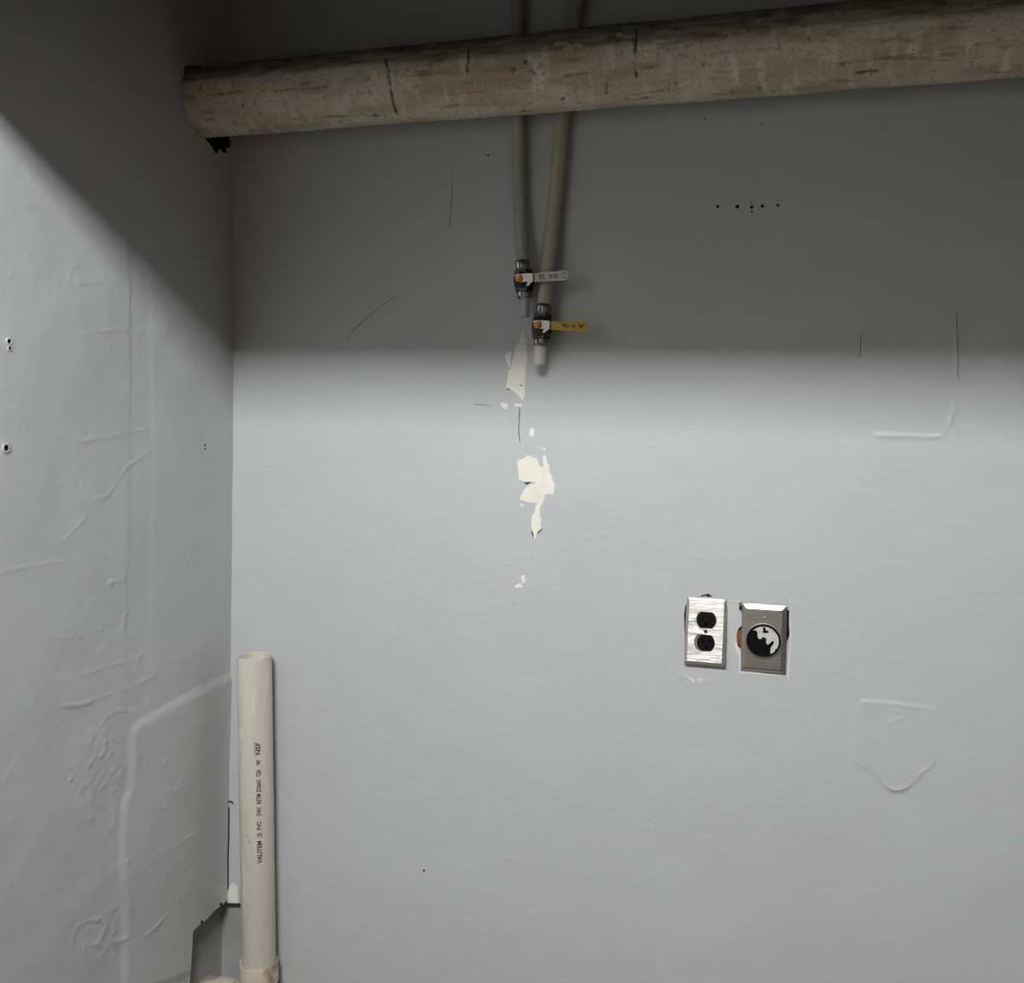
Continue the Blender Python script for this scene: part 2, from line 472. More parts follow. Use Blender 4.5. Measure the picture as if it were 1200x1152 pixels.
RL = Relief(2, base_left, 0.48)
def l(*p): return [L(*q) for q in p]
panel = l((262, 797), (232, 812), (205, 826), (182, 839), (163, 849), (157, 858), (157, 900), (156, 925), (148, 944), (146, 990), (146, 1035), (151, 1060), (152, 1110), (153, 1170)) + [(0.05, 0.42), (0.05, L(262, 797)[1])]
RL.step(panel, 0.0036, 0.022)
RL.ridge(l((258, 799), (225, 814), (185, 836)), 0.007, 0.0014)
RL.ridge(l((140, 945), (139, 990), (137, 1038)), 0.012, 0.0018)
RL.step(l((146, 240), (150, 300), (151, 420), (153, 540), (150, 640), (149, 760), (151, 835), (175, 835), (178, 640), (180, 540), (176, 420), (172, 240)), -0.0009, 0.016)
for pts, w, h in (
    (((84, 392), (110, 388), (140, 386), (168, 388)), 0.0035, 0.0018),
    (((90, 331), (135, 331)), 0.003, 0.0012), (((78, 332), (84, 315), (90, 330)), 0.004, 0.0016),
    (((88, 518), (120, 513), (150, 506), (168, 504)), 0.0035, 0.0020),
    (((75, 632), (95, 612), (112, 594), (132, 572), (150, 546), (172, 531)), 0.0035, 0.0018),
    (((90, 588), (112, 585), (124, 580)), 0.0035, 0.0014),
    (((130, 478), (140, 470), (149, 461)), 0.004, 0.0014),
    (((0, 671), (30, 664), (75, 657)), 0.003, 0.0013),
    (((60, 749), (95, 743), (122, 737)), 0.003, 0.0012),
    (((72, 799), (110, 787), (150, 775), (172, 766)), 0.003, 0.0013),
    (((74, 827), (92, 827), (115, 820), (140, 811), (160, 803), (184, 791)), 0.004, 0.0024),
    (((121, 850), (127, 841), (138, 834), (150, 832)), 0.0035, 0.0024),
    (((155, 834), (170, 831), (192, 824)), 0.004, 0.0018),
    (((124, 848), (127, 870)), 0.004, 0.0016),
    (((91, 1108), (91, 1096), (97, 1086), (108, 1080), (122, 1078)), 0.004, 0.0022),
    (((112, 1108), (130, 1107), (152, 1103)), 0.004, 0.0022),
    (((190, 1000), (210, 990), (232, 977)), 0.003, 0.0014),
    (((160, 1025), (185, 1010)), 0.003, 0.0011),
    (((205, 930), (215, 910)), 0.003, 0.0010), (((195, 930), (235, 915)), 0.003, 0.0009),
    (((176, 1097), (188, 1087), (200, 1073)), 0.004, 0.0018),
    (((204, 1052), (210, 1078)), 0.003, 0.0014), (((211, 1048), (218, 1078)), 0.003, 0.0014), (((218, 1048), (223, 1076)), 0.003, 0.0014),
    (((146, 672), (147, 690)), 0.004, 0.0014), (((127, 683), (144, 680)), 0.0035, 0.0013),
    (((148, 733), (146, 722), (153, 716)), 0.0035, 0.0022), (((112, 733), (140, 728)), 0.003, 0.0010),
    (((115, 1122), (130, 1128)), 0.003, 0.0012), (((105, 920), (125, 905)), 0.003, 0.0010),
    (((150, 330), (151, 400), (152, 470)), 0.003, 0.0011),
    (((265, 440), (266, 640)), 0.003, 0.0008), (((262, 690), (263, 800)), 0.003, 0.0010),
):
    RL.ridge(l(*pts), w, h, wob=0.0015)
rngl = np.random.default_rng(5)
for k in range(60):   # blistered filler left of the panel
    RL.bump(L(125 + rngl.normal() * 14, 893 + rngl.normal() * 26), rngl.uniform(0.003, 0.006), rngl.uniform(0.3, 1.5) * 0.001)
for k in range(40):
    RL.bump(L(128 + rngl.normal() * 14, 1100 + rngl.normal() * 14), rngl.uniform(0.003, 0.006), rngl.uniform(0.2, 1.3) * 0.001)
for k in range(18):
    RL.bump(L(90 + rngl.normal() * 8, 915 + rngl.normal() * 10), 0.004, rngl.uniform(0.2, 1.2) * 0.001)
for k in range(14):
    RL.bump(L(20 + rngl.normal() * 6, 470 + rngl.normal() * 40), 0.005, rngl.uniform(0.2, 0.9) * 0.001)
for x, y in ((164, 773), (110, 959), (130, 683), (195, 893), (173, 893), (219, 1019), (152, 1010), (196, 945), (140, 1065)):
    RL.bump(L(x, y), 0.0045, 0.0019)
for k in range(70):
    px_, py_ = rngl.uniform(2, 262), rngl.uniform(200, 1140)
    RL.bump(L(px_, py_), 0.0045, rngl.uniform(0.2, 0.9) * 0.001)
for p_ in ((7, 403), (5, 525)):
    RL.bump(L(*p_), 0.010, 0.0022)

ys = axis_of(np.array([ROOM_Y, -2.4, -1.6, -1.0, -0.8]), np.arange(-0.68, 0.0001, SP))
ys = axis_of(ys, np.array([0.0]))
wall_left = relief_wall('wall_left', ys, zs, RL, [cav_left, pipe_hole], lambda U, V, H: (H, U, V), M['paint'], SP)
tag(wall_left, 'grey painted left wall with patched panel, scratches and ragged pipe hole', kind='structure')


# --- plaster thickness at the cuts, and the hollow behind them
def cut_edge(poly, rel, to3, parent, depth, m, jag=0.0015, seed=1, closed=True):
    rng = np.random.default_rng(seed)
    P = []
    n = len(poly)
    for k in range(n if closed else n - 1):
        a = np.array(poly[k]); c = np.array(poly[(k + 1) % n]); q = max(1, int(np.linalg.norm(c - a) / 0.006))
        for i in range(q): P.append(a + (c - a) * i / q)
    P = np.array(P)
    H = rel(P[:, 0], P[:, 1])
    bm = bmesh.new()
    cen = P.mean(0)
    f = [bm.verts.new(to3(p, h)) for p, h in zip(P, H)]
    J = [p + (cen - p) / max(np.linalg.norm(cen - p), 1e-6) * rng.uniform(0, jag) for p in P]
    mid = [bm.verts.new(to3(p, h - depth * 0.25)) for p, h in zip(J, H)]
    bk = [bm.verts.new(to3(p, -depth)) for p in P]
    n = len(P)
    for a, c in ((f, mid), (mid, bk)):
        for k in range(n if closed else n - 1): bm.faces.new((a[k], a[(k + 1) % n], c[(k + 1) % n], c[k]))
    return from_bm('cut_edge', bm, m, parent)


toB = lambda p, h: (p[0], -h, p[1])
toL = lambda p, h: (h, p[0], p[1])
cut_edge(cav_left[:10], RL, toL, wall_left, 0.011, M['plaster_edge'], 0.003, 1, False)
cut_edge([p for p in pipe_hole if p[0] < -0.050 and p[1] < PIPE_Z - 0.02], RL, toL, wall_left, 0.013, M['plaster_edge'], 0.002, 2, False)
cut_edge(cav_back[1:4], RB, toB, wall_back, 0.004, M['plaster_edge'], 0.001, 3, False)
cut_edge(box_hole_l, RB, toB, wall_back, 0.012, M['plaster_edge'], 0.001, 4)
cut_edge(box_hole_r, RB, toB, wall_back, 0.012, M['plaster_edge'], 0.001, 5)

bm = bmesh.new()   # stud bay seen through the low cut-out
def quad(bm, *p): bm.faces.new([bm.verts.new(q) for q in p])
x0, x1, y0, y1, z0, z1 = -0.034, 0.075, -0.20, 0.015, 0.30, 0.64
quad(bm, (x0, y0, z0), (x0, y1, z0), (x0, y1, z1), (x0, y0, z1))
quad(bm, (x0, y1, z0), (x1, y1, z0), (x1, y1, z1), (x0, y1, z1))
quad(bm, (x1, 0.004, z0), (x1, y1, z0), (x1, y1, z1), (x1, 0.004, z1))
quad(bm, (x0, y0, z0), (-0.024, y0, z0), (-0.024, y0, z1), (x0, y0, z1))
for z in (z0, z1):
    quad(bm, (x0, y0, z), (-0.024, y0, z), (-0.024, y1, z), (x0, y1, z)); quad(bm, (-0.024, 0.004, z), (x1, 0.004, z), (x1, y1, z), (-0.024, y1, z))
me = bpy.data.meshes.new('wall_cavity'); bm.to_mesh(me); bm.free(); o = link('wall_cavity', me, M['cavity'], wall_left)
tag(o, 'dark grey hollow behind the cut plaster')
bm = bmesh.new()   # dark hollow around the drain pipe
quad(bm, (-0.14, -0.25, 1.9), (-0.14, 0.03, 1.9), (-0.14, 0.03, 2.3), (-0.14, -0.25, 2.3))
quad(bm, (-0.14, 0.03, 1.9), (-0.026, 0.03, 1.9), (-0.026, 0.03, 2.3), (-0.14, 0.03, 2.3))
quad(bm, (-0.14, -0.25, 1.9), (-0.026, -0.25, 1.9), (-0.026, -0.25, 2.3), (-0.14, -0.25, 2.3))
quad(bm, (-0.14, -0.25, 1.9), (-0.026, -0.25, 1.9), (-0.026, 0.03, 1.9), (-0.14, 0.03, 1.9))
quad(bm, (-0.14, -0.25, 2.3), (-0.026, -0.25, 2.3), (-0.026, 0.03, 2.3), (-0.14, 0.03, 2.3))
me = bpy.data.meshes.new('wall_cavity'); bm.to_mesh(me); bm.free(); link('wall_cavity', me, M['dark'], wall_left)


# --- chips of missing paint (bare plaster), each its own piece
def chip(pts, m=None, name='paint_chip', t=0.0006, lab=None):
    P = [B(*q) for q in pts]
    A = np.array(P); rng = np.random.default_rng(int(A[0, 0] * 1e4) % 1000)
    Q = []
    for k in range(len(A)):
        a, c = A[k], A[(k + 1) % len(A)]; Q.append(a)
        if np.linalg.norm(c - a) > 0.006: Q.append((a + c) / 2 + rng.normal(size=2) * 0.0005)
    Q = np.array(Q); H = RB(Q[:, 0], Q[:, 1])
    hs = float(H.max())
    bm = bmesh.new()
    f = [bm.verts.new((q[0], -(h + t), q[1])) for q, h in zip(Q, H)]
    bk = [bm.verts.new((q[0], -(h - 0.003), q[1])) for q, h in zip(Q, H)]
    bm.faces.new(f)
    for k in range(len(Q)): bm.faces.new((f[k], bk[k], bk[(k + 1) % len(Q)], f[(k + 1) % len(Q)]))
    o = from_bm(name, bm, m or M['plaster'], wall_back)
    if lab: tag(o, lab)
    return o


def zc(ox, oy, s, pts): return [(ox + x / s, oy + y / s) for x, y in pts]


chip(zc(580, 490, 7.68, [(205, 380), (255, 365), (285, 333), (330, 350), (365, 357), (390, 380), (400, 430), (440, 440), (430, 350), (440, 332), (462, 355), (470, 395), (490, 420), (492, 480), (515, 545), (540, 600), (540, 650), (525, 688), (455, 682), (445, 740), (420, 790), (405, 800), (402, 880), (415, 930), (415, 990), (380, 1030), (362, 1085), (345, 1090), (340, 1020), (325, 950), (335, 870), (355, 862), (365, 790), (380, 765), (300, 758), (228, 735), (232, 700), (270, 630), (310, 598), (370, 590), (350, 570), (270, 575), (215, 555), (210, 470), (200, 410)]), lab='largest cream patch of bare plaster')
chip(zc(580, 490, 7.68, [(308, 130), (325, 92), (345, 88), (356, 120), (348, 158), (325, 165), (306, 155)]))
chip(zc(580, 490, 7.68, [(430, 270), (442, 262), (455, 275), (448, 292), (434, 288)]))
chip(zc(580, 490, 7.68, [(222, 768), (245, 775), (258, 792), (240, 795)]))
chip(zc(580, 490, 7.68, [(405, 270), (418, 262), (420, 280), (410, 284)]))
chip(zc(570, 380, 11.52, [(395, 290), (450, 245), (500, 245), (540, 280), (552, 400), (545, 500), (528, 620), (522, 780), (512, 850), (515, 960), (490, 1030), (470, 1010), (430, 960), (400, 930), (340, 895), (310, 870), (265, 860), (280, 780), (300, 620), (335, 590), (350, 470), (375, 420), (380, 340)]), lab='long upper sliver of bare plaster')
chip(zc(570, 380, 11.52, [(470, 100), (495, 50), (508, 110), (512, 190), (555, 235), (540, 250), (445, 240), (468, 190)]))
chip(zc(570, 380, 11.52, [(250, 420), (300, 380), (330, 350), (335, 430), (320, 540), (330, 590), (300, 580), (275, 510), (250, 450)]))
chip(zc(540, 370, 3.289, [(150, 335), (182, 340), (175, 362), (160, 352)]))
chip(zc(540, 370, 3.289, [(205, 338), (238, 338), (232, 350), (210, 350)]))
chip(zc(540, 370, 3.289, [(232, 1002), (245, 1000), (248, 1030), (236, 1032)]))
chip([(603, 686), (610, 684), (612, 688), (605, 689)])
# raw plaster showing round the right-hand outlet plate
chip([(925.6, 703), (926.8, 703), (927.6, 745), (925.8, 775), (924, 798), (923.2, 798), (923, 790), (925.8, 752), (926.2, 741), (925.8, 712)], M['plaster_edge'], 'plaster_crack')
chip([(866, 786.5), (884, 787.0), (905, 790), (921, 791.3), (921, 792.4), (900, 791.2), (866, 788.6)], M['plaster_edge'], 'plaster_crack')
chip([(861, 752), (863, 752), (866, 760), (869.5, 766), (869, 785), (867, 785), (867, 768), (862, 762)], M['plaster_edge'], 'plaster_crack')
chip([(855, 703.5), (866, 703.8), (866, 705), (855, 704.6)], M['plaster_edge'], 'plaster_crack')
for a in ([(804, 792), (812, 795), (816, 800), (808, 797)], [(816, 795), (824, 796), (823, 800), (817, 799)]):
    chip(a, M['plaster_edge'])
# dark tears in the paint
chip(zc(580, 490, 7.68, [(255, 572), (285, 580), (330, 573), (300, 592), (285, 598)]), M['dark'], 'paint_tear', 0.0009)
chip(zc(580, 490, 7.68, [(325, 1015), (336, 1020), (348, 1060), (346, 1092), (338, 1060)]), M['dark'], 'paint_tear', 0.0008)
chip(zc(580, 490, 7.68, [(375, 1035), (405, 1005), (436, 990), (410, 1015), (382, 1042)]), M['ink_faint'], 'paint_tear', 0.0008)
chip(zc(570, 380, 11.52, [(445, 825), (470, 815), (495, 828), (470, 838)]), M['orange'] if False else M['ink_faint'], 'paint_tear', 0.0010)
chip(zc(570, 380, 11.52, [(270, 880), (295, 865), (315, 880), (295, 892)]), M['ink_faint'], 'paint_tear', 0.0009)
chip([(608.2, 478), (609.2, 478), (608.6, 496), (608.2, 505), (609.6, 519), (608.2, 514), (607.2, 503), (607.8, 494)], M['ink_faint'], 'paint_crack', 0.0005)
chip([(555, 473.8), (567, 474.0), (576, 474.4), (567, 474.5), (556, 474.3)], M['ink_faint'], 'paint_crack', 0.0012)


# fine scratches through the paint
def scratch(pts, w):
    vert = abs(pts[-1][1] - pts[0][1]) > 1.5 * abs(pts[-1][0] - pts[0][0])
    a_ = []; b_ = []
    for k, (x, y) in enumerate(pts):
        e = w * (0.15 if k in (0, len(pts) - 1) else (0.5 if k % 2 else 0.35))
        a_.append((x - e, y) if vert else (x, y - e)); b_.append((x + e, y) if vert else (x, y + e))
    chip(a_ + b_[::-1], M['scratch'], 'paint_scratch', 0.0005)


scratch([(405, 398), (411, 390), (418, 383), (426, 376), (434, 369), (441, 363), (449, 357), (457, 351), (466, 347)], 1.3)
scratch([(531, 202), (530, 220), (529, 236), (528, 250), (527, 266)], 1.0)
scratch([(1010.5, 388), (1009, 396), (1008.5, 404), (1009, 418)], 2.0)
scratch([(1121, 362), (1121.5, 385), (1122, 410), (1122.6, 430), (1123, 446)], 1.2)
scratch([(1041, 923), (1046, 925.6), (1052, 926.2), (1058, 925), (1064, 921)], 1.0)


# --- old screw holes
def screw_hole(p3, nrm, r, ring=False, parent=None):
    bm = bmesh.new(); mt = axis_matrix(p3, nrm, (0, 0, 1))
    add_lathe(bm, [(r, -0.002), (r, 0.0005), (r * 0.8, 0.0006), (r * 0.55, 0.0003), (0, 0.0001)], 14, mt)
    o = from_bm('screw_hole', bm, M['dark'], parent, True)
    if ring:
        bm = bmesh.new()
        add_lathe(bm, [(r * 1.9, -0.001), (r * 1.75, 0.0004), (r * 1.4, 0.0009), (r * 1.05, 0.0006), (r * 1.05, -0.001)], 18, mt)
        from_bm('wall_anchor', bm, M['zinc'] if ring == 'zinc' else M['paint'], parent, True)
    return o


for x, y, r, ring in ((841, 242, 0.0026, False), (864, 242, 0.0030, False), (881, 242.5, 0.0028, False), (881, 248, 0.0016, False), (893.5, 241.5, 0.0026, True), (911.5, 240.5, 0.0022, False),
                      (572, 182, 0.0017, False), (826, 139, 0.0014, False), (893, 145, 0.0014, False), (497, 1020, 0.0022, False), (881, 237, 0.0012, False)):
    u, v = B(x, y); h = float(RB(np.array([u]), np.array([v]))[0])
    screw_hole((u, -h, v), (0, -1, 0), r, ring, wall_back)
for x, y, r, ring in ((7, 400, 0.0030, True), (8, 408, 0.0022, True), (5, 525, 0.0040, True), (239, 521.5, 0.0022, False), (239, 526, 0.0018, False), (263, 1060.5, 0.0034, False), (241, 1081.5, 0.0034, False)):
    u, v = L(x, y); h = float(RL(np.array([u]), np.array([v]))[0])
    screw_hole((h, u, v), (1, 0, 0), r, ring, wall_left)
# hairline cracks at the corner
bm = bmesh.new()
pts = [B3(x, y, -0.004) for x, y in ((264.5, 942), (267, 939.5), (271, 939), (273, 941))]
add_tube(bm, pts, 0.0010, 8); from_bm('paint_crack', bm, M['dark'], wall_left)
bm = bmesh.new()
cz = np.linspace(L(266, 950)[1], 0.585, 12)
off = RL(np.full(12, -0.001), cz)
add_tube(bm, [(o_ + 0.0006, -0.0022 + 0.0006 * math.sin(7 * k), z) for k, (o_, z) in enumerate(zip(off, cz))], 0.0013, 8)
from_bm('paint_crack', bm, M['dark'], wall_left)
chip([(268, 1040), (273, 1034), (279, 1038), (279, 1058), (267, 1058)], M['plaster'], 'paint_chip', 0.0008)


# ------------------------------------------------------------------ rest of the room (behind and beside the camera)
def slab(name, lo, hi, m, label):
    bm = bmesh.new()
    add_box(bm, [(a + c) / 2 for a, c in zip(lo, hi)], [c - a for a, c in zip(lo, hi)])
    o = from_bm(name, bm, m); return tag(o, label, kind='structure')


slab('floor', (-0.12, ROOM_Y - 0.1, -0.1), (ROOM_X + 0.1, 0.08, 0.0), M['floor'], 'worn brown concrete floor of the utility room')
slab('ceiling', (-0.12, ROOM_Y - 0.1, ROOM_Z), (ROOM_X + 0.1, 0.08, ROOM_Z + 0.1), M['ceiling'], 'off-white ceiling above the dark pipe')
slab('wall_right', (ROOM_X, ROOM_Y - 0.1, 0.0), (ROOM_X + 0.1, 0.08, ROOM_Z), M['room_paint'], 'painted side wall right of the alcove')
slab('wall_front', (0.0, ROOM_Y - 0.1, 0.0), (ROOM_X, ROOM_Y, ROOM_Z), M['room_paint'], 'painted wall behind the viewer')
slab('wall_header', (0.0, HEADER_Y, HEADER_Z), (ROOM_X, HEADER_Y + 0.11, ROOM_Z), M['room_paint'], 'bulkhead across the alcove opening overhead')

# ceiling light
lt = thing('ceiling_light', (LAMP_POS[0], LAMP_POS[1], ROOM_Z), 'rectangular white ceiling light panel behind the bulkhead', 'ceiling light')
bm = bmesh.new()
hx, hy = LAMP_SIZE[0] / 2, LAMP_SIZE[1] / 2
add_box(bm, (LAMP_POS[0], LAMP_POS[1], ROOM_Z - 0.010), (LAMP_SIZE[0] + 0.03, LAMP_SIZE[1] + 0.03, 0.020), None, 0.004)
for sx in (-1, 1):
    add_box(bm, (LAMP_POS[0] + sx * (hx + 0.006), LAMP_POS[1], ROOM_Z - 0.018 - LAMP_DROP / 2), (0.012, LAMP_SIZE[1] * 0.96, LAMP_DROP), None, 0.004)
adopt(from_bm('housing', bm, M['white_metal']), lt)
bm = bmesh.new()      # curved wrap-around diffuser
prof = [(hy * math.cos(a), -LAMP_DROP * math.sin(a) ** 0.7) for a in np.linspace(0, math.pi, 17)]
add_extrude(bm, prof, lambda p, d: (LAMP_POS[0] + d, LAMP_POS[1] + p[0], ROOM_Z - 0.021 + p[1]), -hx, hx)
adopt(from_bm('diffuser', bm, M['diffuser'], None, True, 0.9), lt)

# ------------------------------------------------------------------ big overhead drain pipe
def cyl_hit(px, py):
    v = ray(px, py)
    a = v[1] ** 2 + v[2] ** 2; oy, oz = CAM[1] - PIPE_Y, CAM[2] - PIPE_Z
    bq = oy * v[1] + oz * v[2]; c = oy * oy + oz * oz - PIPE_R ** 2
    disc = max(bq * bq - a * c, 0.0); t = (-bq - math.sqrt(disc)) / a
    p = CAM + v * t
    return p[0], math.atan2(p[2] - PIPE_Z, p[1] - PIPE_Y)      # angle: -pi = facing camera, -pi/2 = underside


def unwrap(a):   # put the visible half around 0 : 0 = facing the room, + = towards the top, - = underside
    a = (math.pi - a) if a > 0 else (-math.pi - a)
    return a


NXP, NAP = 860, 220
xs_ = np.linspace(-0.10, ROOM_X + 0.02, NXP); th = np.linspace(-math.pi, math.pi, NAP, endpoint=False)
XX, TT = np.meshgrid(xs_, th, indexing='ij')
SS = TT * PIPE_R
noise_r = 0.0009 * noise2(XX, SS, 0.05, 21) + 0.0005 * noise2(XX, SS, 0.014, 22) + 0.0002 * noise2(XX, SS, 0.006, 23)
crack = np.zeros_like(XX); pit = np.zeros_like(XX); flake = np.zeros_like(XX)
def pp(pts): return [(x, unwrap(a) * PIPE_R) for x, a in (cyl_hit(*q) for q in pts)]
for pts, w, dp in (
    (((452, 68), (455, 80), (457, 95), (459, 112), (462, 126), (466, 135)), 0.0023, 1.0), (((470, 62), (472, 130)), 0.0014, 0.25),
    (((551, 52), (549, 68), (547, 83)), 0.0017, 1.0),
    (((747, 33), (745, 55), (744, 75), (746, 92)), 0.0018, 1.0),
    (((711, 98), (711, 111)), 0.0016, 0.7), (((676, 100), (675, 106)), 0.0015, 0.6),
    (((424, 134), (436, 137), (445, 135)), 0.0026, 0.6), (((243, 111), (260, 110), (283, 107)), 0.0020, 0.5),
    (((320, 107), (350, 104), (382, 102)), 0.0016, 0.45), (((1003, 86), (1015, 85), (1029, 83)), 0.0028, 1.0), (((1020, 80), (1020, 88)), 0.0018, 0.9),
    (((622, 80), (626, 87)), 0.0022, 0.9), (((835, 62), (870, 59), (895, 56)), 0.0014, 0.4),
    (((980, 76), (1040, 68), (1100, 58), (1190, 47)), 0.0014, 0.45), (((950, 35), (1040, 26)), 0.0014, 0.35),
    (((1000, 30), (1100, 16), (1190, 6)), 0.0014, 0.3),
    (((793, 80), (792, 104)), 0.0022, 0.3), (((786, 85), (784, 110)), 0.0022, 0.3), (((1028, 55), (1025, 75)), 0.0018, 0.3)):
    d, _, _ = seg_dist(XX + 0.0012 * noise2(XX, SS, 0.007, 61), SS + 0.0012 * noise2(XX, SS, 0.009, 62), pp(pts)); g = np.exp(-(d / (w * (0.85 + 0.5 * noise2(XX, SS, 0.008, 63)))) ** 2) * np.clip(0.95 + 0.6 * noise2(XX, SS, 0.012, 64), 0.45, 1)
    crack = np.maximum(crack, dp * g)
for x, y, r, dp in ((284, 124, 0.003, 0.6), (304, 134, 0.0022, 0.9), (346, 140, 0.0022, 0.9), (602, 81, 0.0042, 0.7), (616, 72, 0.0032, 0.9), (660, 116, 0.003, 0.9), (614, 130, 0.003, 0.9),
                    (588, 135, 0.003, 0.8), (824, 75, 0.003, 0.6), (792, 98, 0.0032, 0.7), (987, 76, 0.0025, 0.8), (891, 104, 0.003, 0.8), (906, 107, 0.003, 0.8), (858, 107, 0.0028, 0.6),
                    (735, 116, 0.004, 0.5), (440, 136, 0.005, 0.7), (400, 143, 0.005, 0.5), (275, 145, 0.004, 0.5), (949, 44, 0.002, 0.7), (505, 78, 0.004, 0.35)):
    (cx, cs), = pp([(x, y)])
    crack = np.maximum(crack, dp * np.exp(-(((XX - cx) ** 2 + (SS - cs) ** 2) / (r * r))))
for x, y, rx, ry in ((654, 52, 0.009, 0.006), (667, 57, 0.010, 0.008), (680, 53, 0.008, 0.005), (726, 41, 0.006, 0.004), (1015, 50, 0.012, 0.004), (858, 37, 0.030, 0.0018), (935, 31, 0.020, 0.0015), (908, 38, 0.003, 0.003), (1180, 9, 0.05, 0.002), (938, 94, 0.005, 0.002)):
    (cx, cs), = pp([(x, y)])
    e = np.exp(-(((XX - cx) / rx) ** 2 + ((SS - cs) / ry) ** 2))
    flake = np.maximum(flake, smooth((e + 0.55 * noise2(XX, SS, 0.004, 33) - 0.45) / 0.25))
Rr = PIPE_R + noise_r - 0.0030 * crack + 0.0004 * flake
YY = PIPE_Y - Rr * np.cos(TT); ZZ = PIPE_Z + Rr * np.sin(TT)
idx = np.arange(NXP * NAP).reshape(NXP, NAP); j2 = (np.arange(NAP) + 1) % NAP
Q = np.stack([idx[:-1, :].ravel(), idx[1:, :].ravel(), idx[1:, :][:, j2].ravel(), idx[:-1, :][:, j2].ravel()], 1)
me = bpy.data.meshes.new('pipe_covering')
co = np.stack([XX.ravel(), YY.ravel(), ZZ.ravel()], 1)
me.vertices.add(len(co)); me.vertices.foreach_set('co', co.astype(np.float32).ravel())
me.loops.add(Q.size); me.loops.foreach_set('vertex_index', Q.astype(np.int32).ravel())
me.polygons.add(len(Q)); me.polygons.foreach_set('loop_start', np.arange(0, Q.size, 4, dtype=np.int32))
me.update(calc_edges=True)
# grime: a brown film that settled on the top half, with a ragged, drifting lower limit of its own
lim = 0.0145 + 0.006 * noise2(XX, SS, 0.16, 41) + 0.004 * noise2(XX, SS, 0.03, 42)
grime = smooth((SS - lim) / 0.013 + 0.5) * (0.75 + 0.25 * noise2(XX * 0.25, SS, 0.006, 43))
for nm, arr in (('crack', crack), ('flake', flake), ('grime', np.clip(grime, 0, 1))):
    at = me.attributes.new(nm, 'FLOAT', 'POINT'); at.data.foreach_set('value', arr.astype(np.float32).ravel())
pm = mat('dirty_pipe_wrap', (0.66, 0.605, 0.475), 0.85,
         noise=[((6, 24, 24), (0.47, 0.385, 0.265), 0.46, 0.66), ((46, 16, 16), (0.74, 0.69, 0.57), 0.52, 0.68), ((14, 70, 70), (0.26, 0.17, 0.09), 0.60, 0.74), ((150, 150, 150), (0.42, 0.35, 0.245), 0.54, 0.70), ((420, 130, 130), (0.78, 0.73, 0.62), 0.60, 0.76)],
         bump=[((70, 160, 160), 0.6, 0.002), ((320, 200, 200), 0.4, 0.0012)])
nt = pm.node_tree; bs = nt.nodes['Principled BSDF']
prev = bs.inputs['Base Color'].links[0].from_socket
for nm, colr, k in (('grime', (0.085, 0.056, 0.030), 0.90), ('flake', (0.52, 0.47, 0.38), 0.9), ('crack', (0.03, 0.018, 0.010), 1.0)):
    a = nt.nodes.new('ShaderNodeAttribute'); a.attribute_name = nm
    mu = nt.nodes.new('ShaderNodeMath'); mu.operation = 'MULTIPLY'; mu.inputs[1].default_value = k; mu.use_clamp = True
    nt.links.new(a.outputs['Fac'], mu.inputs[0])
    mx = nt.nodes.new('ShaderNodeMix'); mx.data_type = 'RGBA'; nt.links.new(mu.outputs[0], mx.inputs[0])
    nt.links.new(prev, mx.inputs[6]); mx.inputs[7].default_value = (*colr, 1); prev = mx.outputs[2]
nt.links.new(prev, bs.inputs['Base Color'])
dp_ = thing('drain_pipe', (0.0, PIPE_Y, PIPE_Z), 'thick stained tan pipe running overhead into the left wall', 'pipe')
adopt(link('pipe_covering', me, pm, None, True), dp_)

# ------------------------------------------------------------------ standpipe in the corner
SPR = 0.0328
topc = B3(298, 768, -0.041); botc = B3(303.5, 1128, -0.041)
def sp_axis(z):
    t = (z - botc[2]) / (topc[2] - botc[2]); return np.array([botc[0] + t * (topc[0] - botc[0]), -0.041])
ztop, zhub = topc[2], botc[2] + 0.004
sp = thing('drain_standpipe', (sp_axis(0)[0], -0.041, 0.0), 'open cream plastic standpipe with black print in the left corner', 'pipe')
ax = Vector((*sp_axis(1.0), 1.0)) - Vector((*sp_axis(0.0), 0.0))
mt = axis_matrix((*sp_axis(0.0), 0.0), ax, (1, 0, 0))
bm = bmesh.new()
lip = 0.0042
add_lathe(bm, [(SPR, zhub - 0.03), (SPR, zhub + 0.1), (SPR, ztop - 0.002), (SPR - 0.0008, ztop), (SPR - lip + 0.0006, ztop), (SPR - lip, ztop - 0.002), (SPR - lip, ztop - 0.3)], 56, mt)
adopt(from_bm('pipe', bm, M['pvc'], None, True, 0.6), sp)
bm = bmesh.new()   # tee hub
hr = SPR + 0.0050
add_lathe(bm, [(SPR + 0.0002, zhub - 0.001), (hr - 0.001, zhub), (hr, zhub - 0.002), (hr, zhub - 0.040), (hr - 0.003, zhub - 0.044), (hr - 0.003, zhub - 0.14), (hr, zhub - 0.145), (hr, zhub - 0.185), (SPR, zhub - 0.187), (SPR, 0.0)], 48, mt)
tee = adopt(from_bm('tee_fitting', bm, M['pvc_dirty'], None, True, 0.6), sp)
zc_ = B3(255, 1147, -0.045)[2] - 0.036
bm = bmesh.new()
bmt = axis_matrix((sp_axis(zc_)[0], -0.046, zc_), (-1, 0, 0.02), (0, 0, 1))
add_lathe(bm, [(0.033, 0.0), (0.033, 0.055), (0.0365, 0.058), (0.0372, 0.062), (0.0372, 0.092), (0.0360, 0.095), (0.031, 0.096), (0.031, 0.135), (0, 0.135)], 40, bmt)
adopt(from_bm('branch_socket', bm, M['pvc_dirty'], None, True, 0.6), sp)
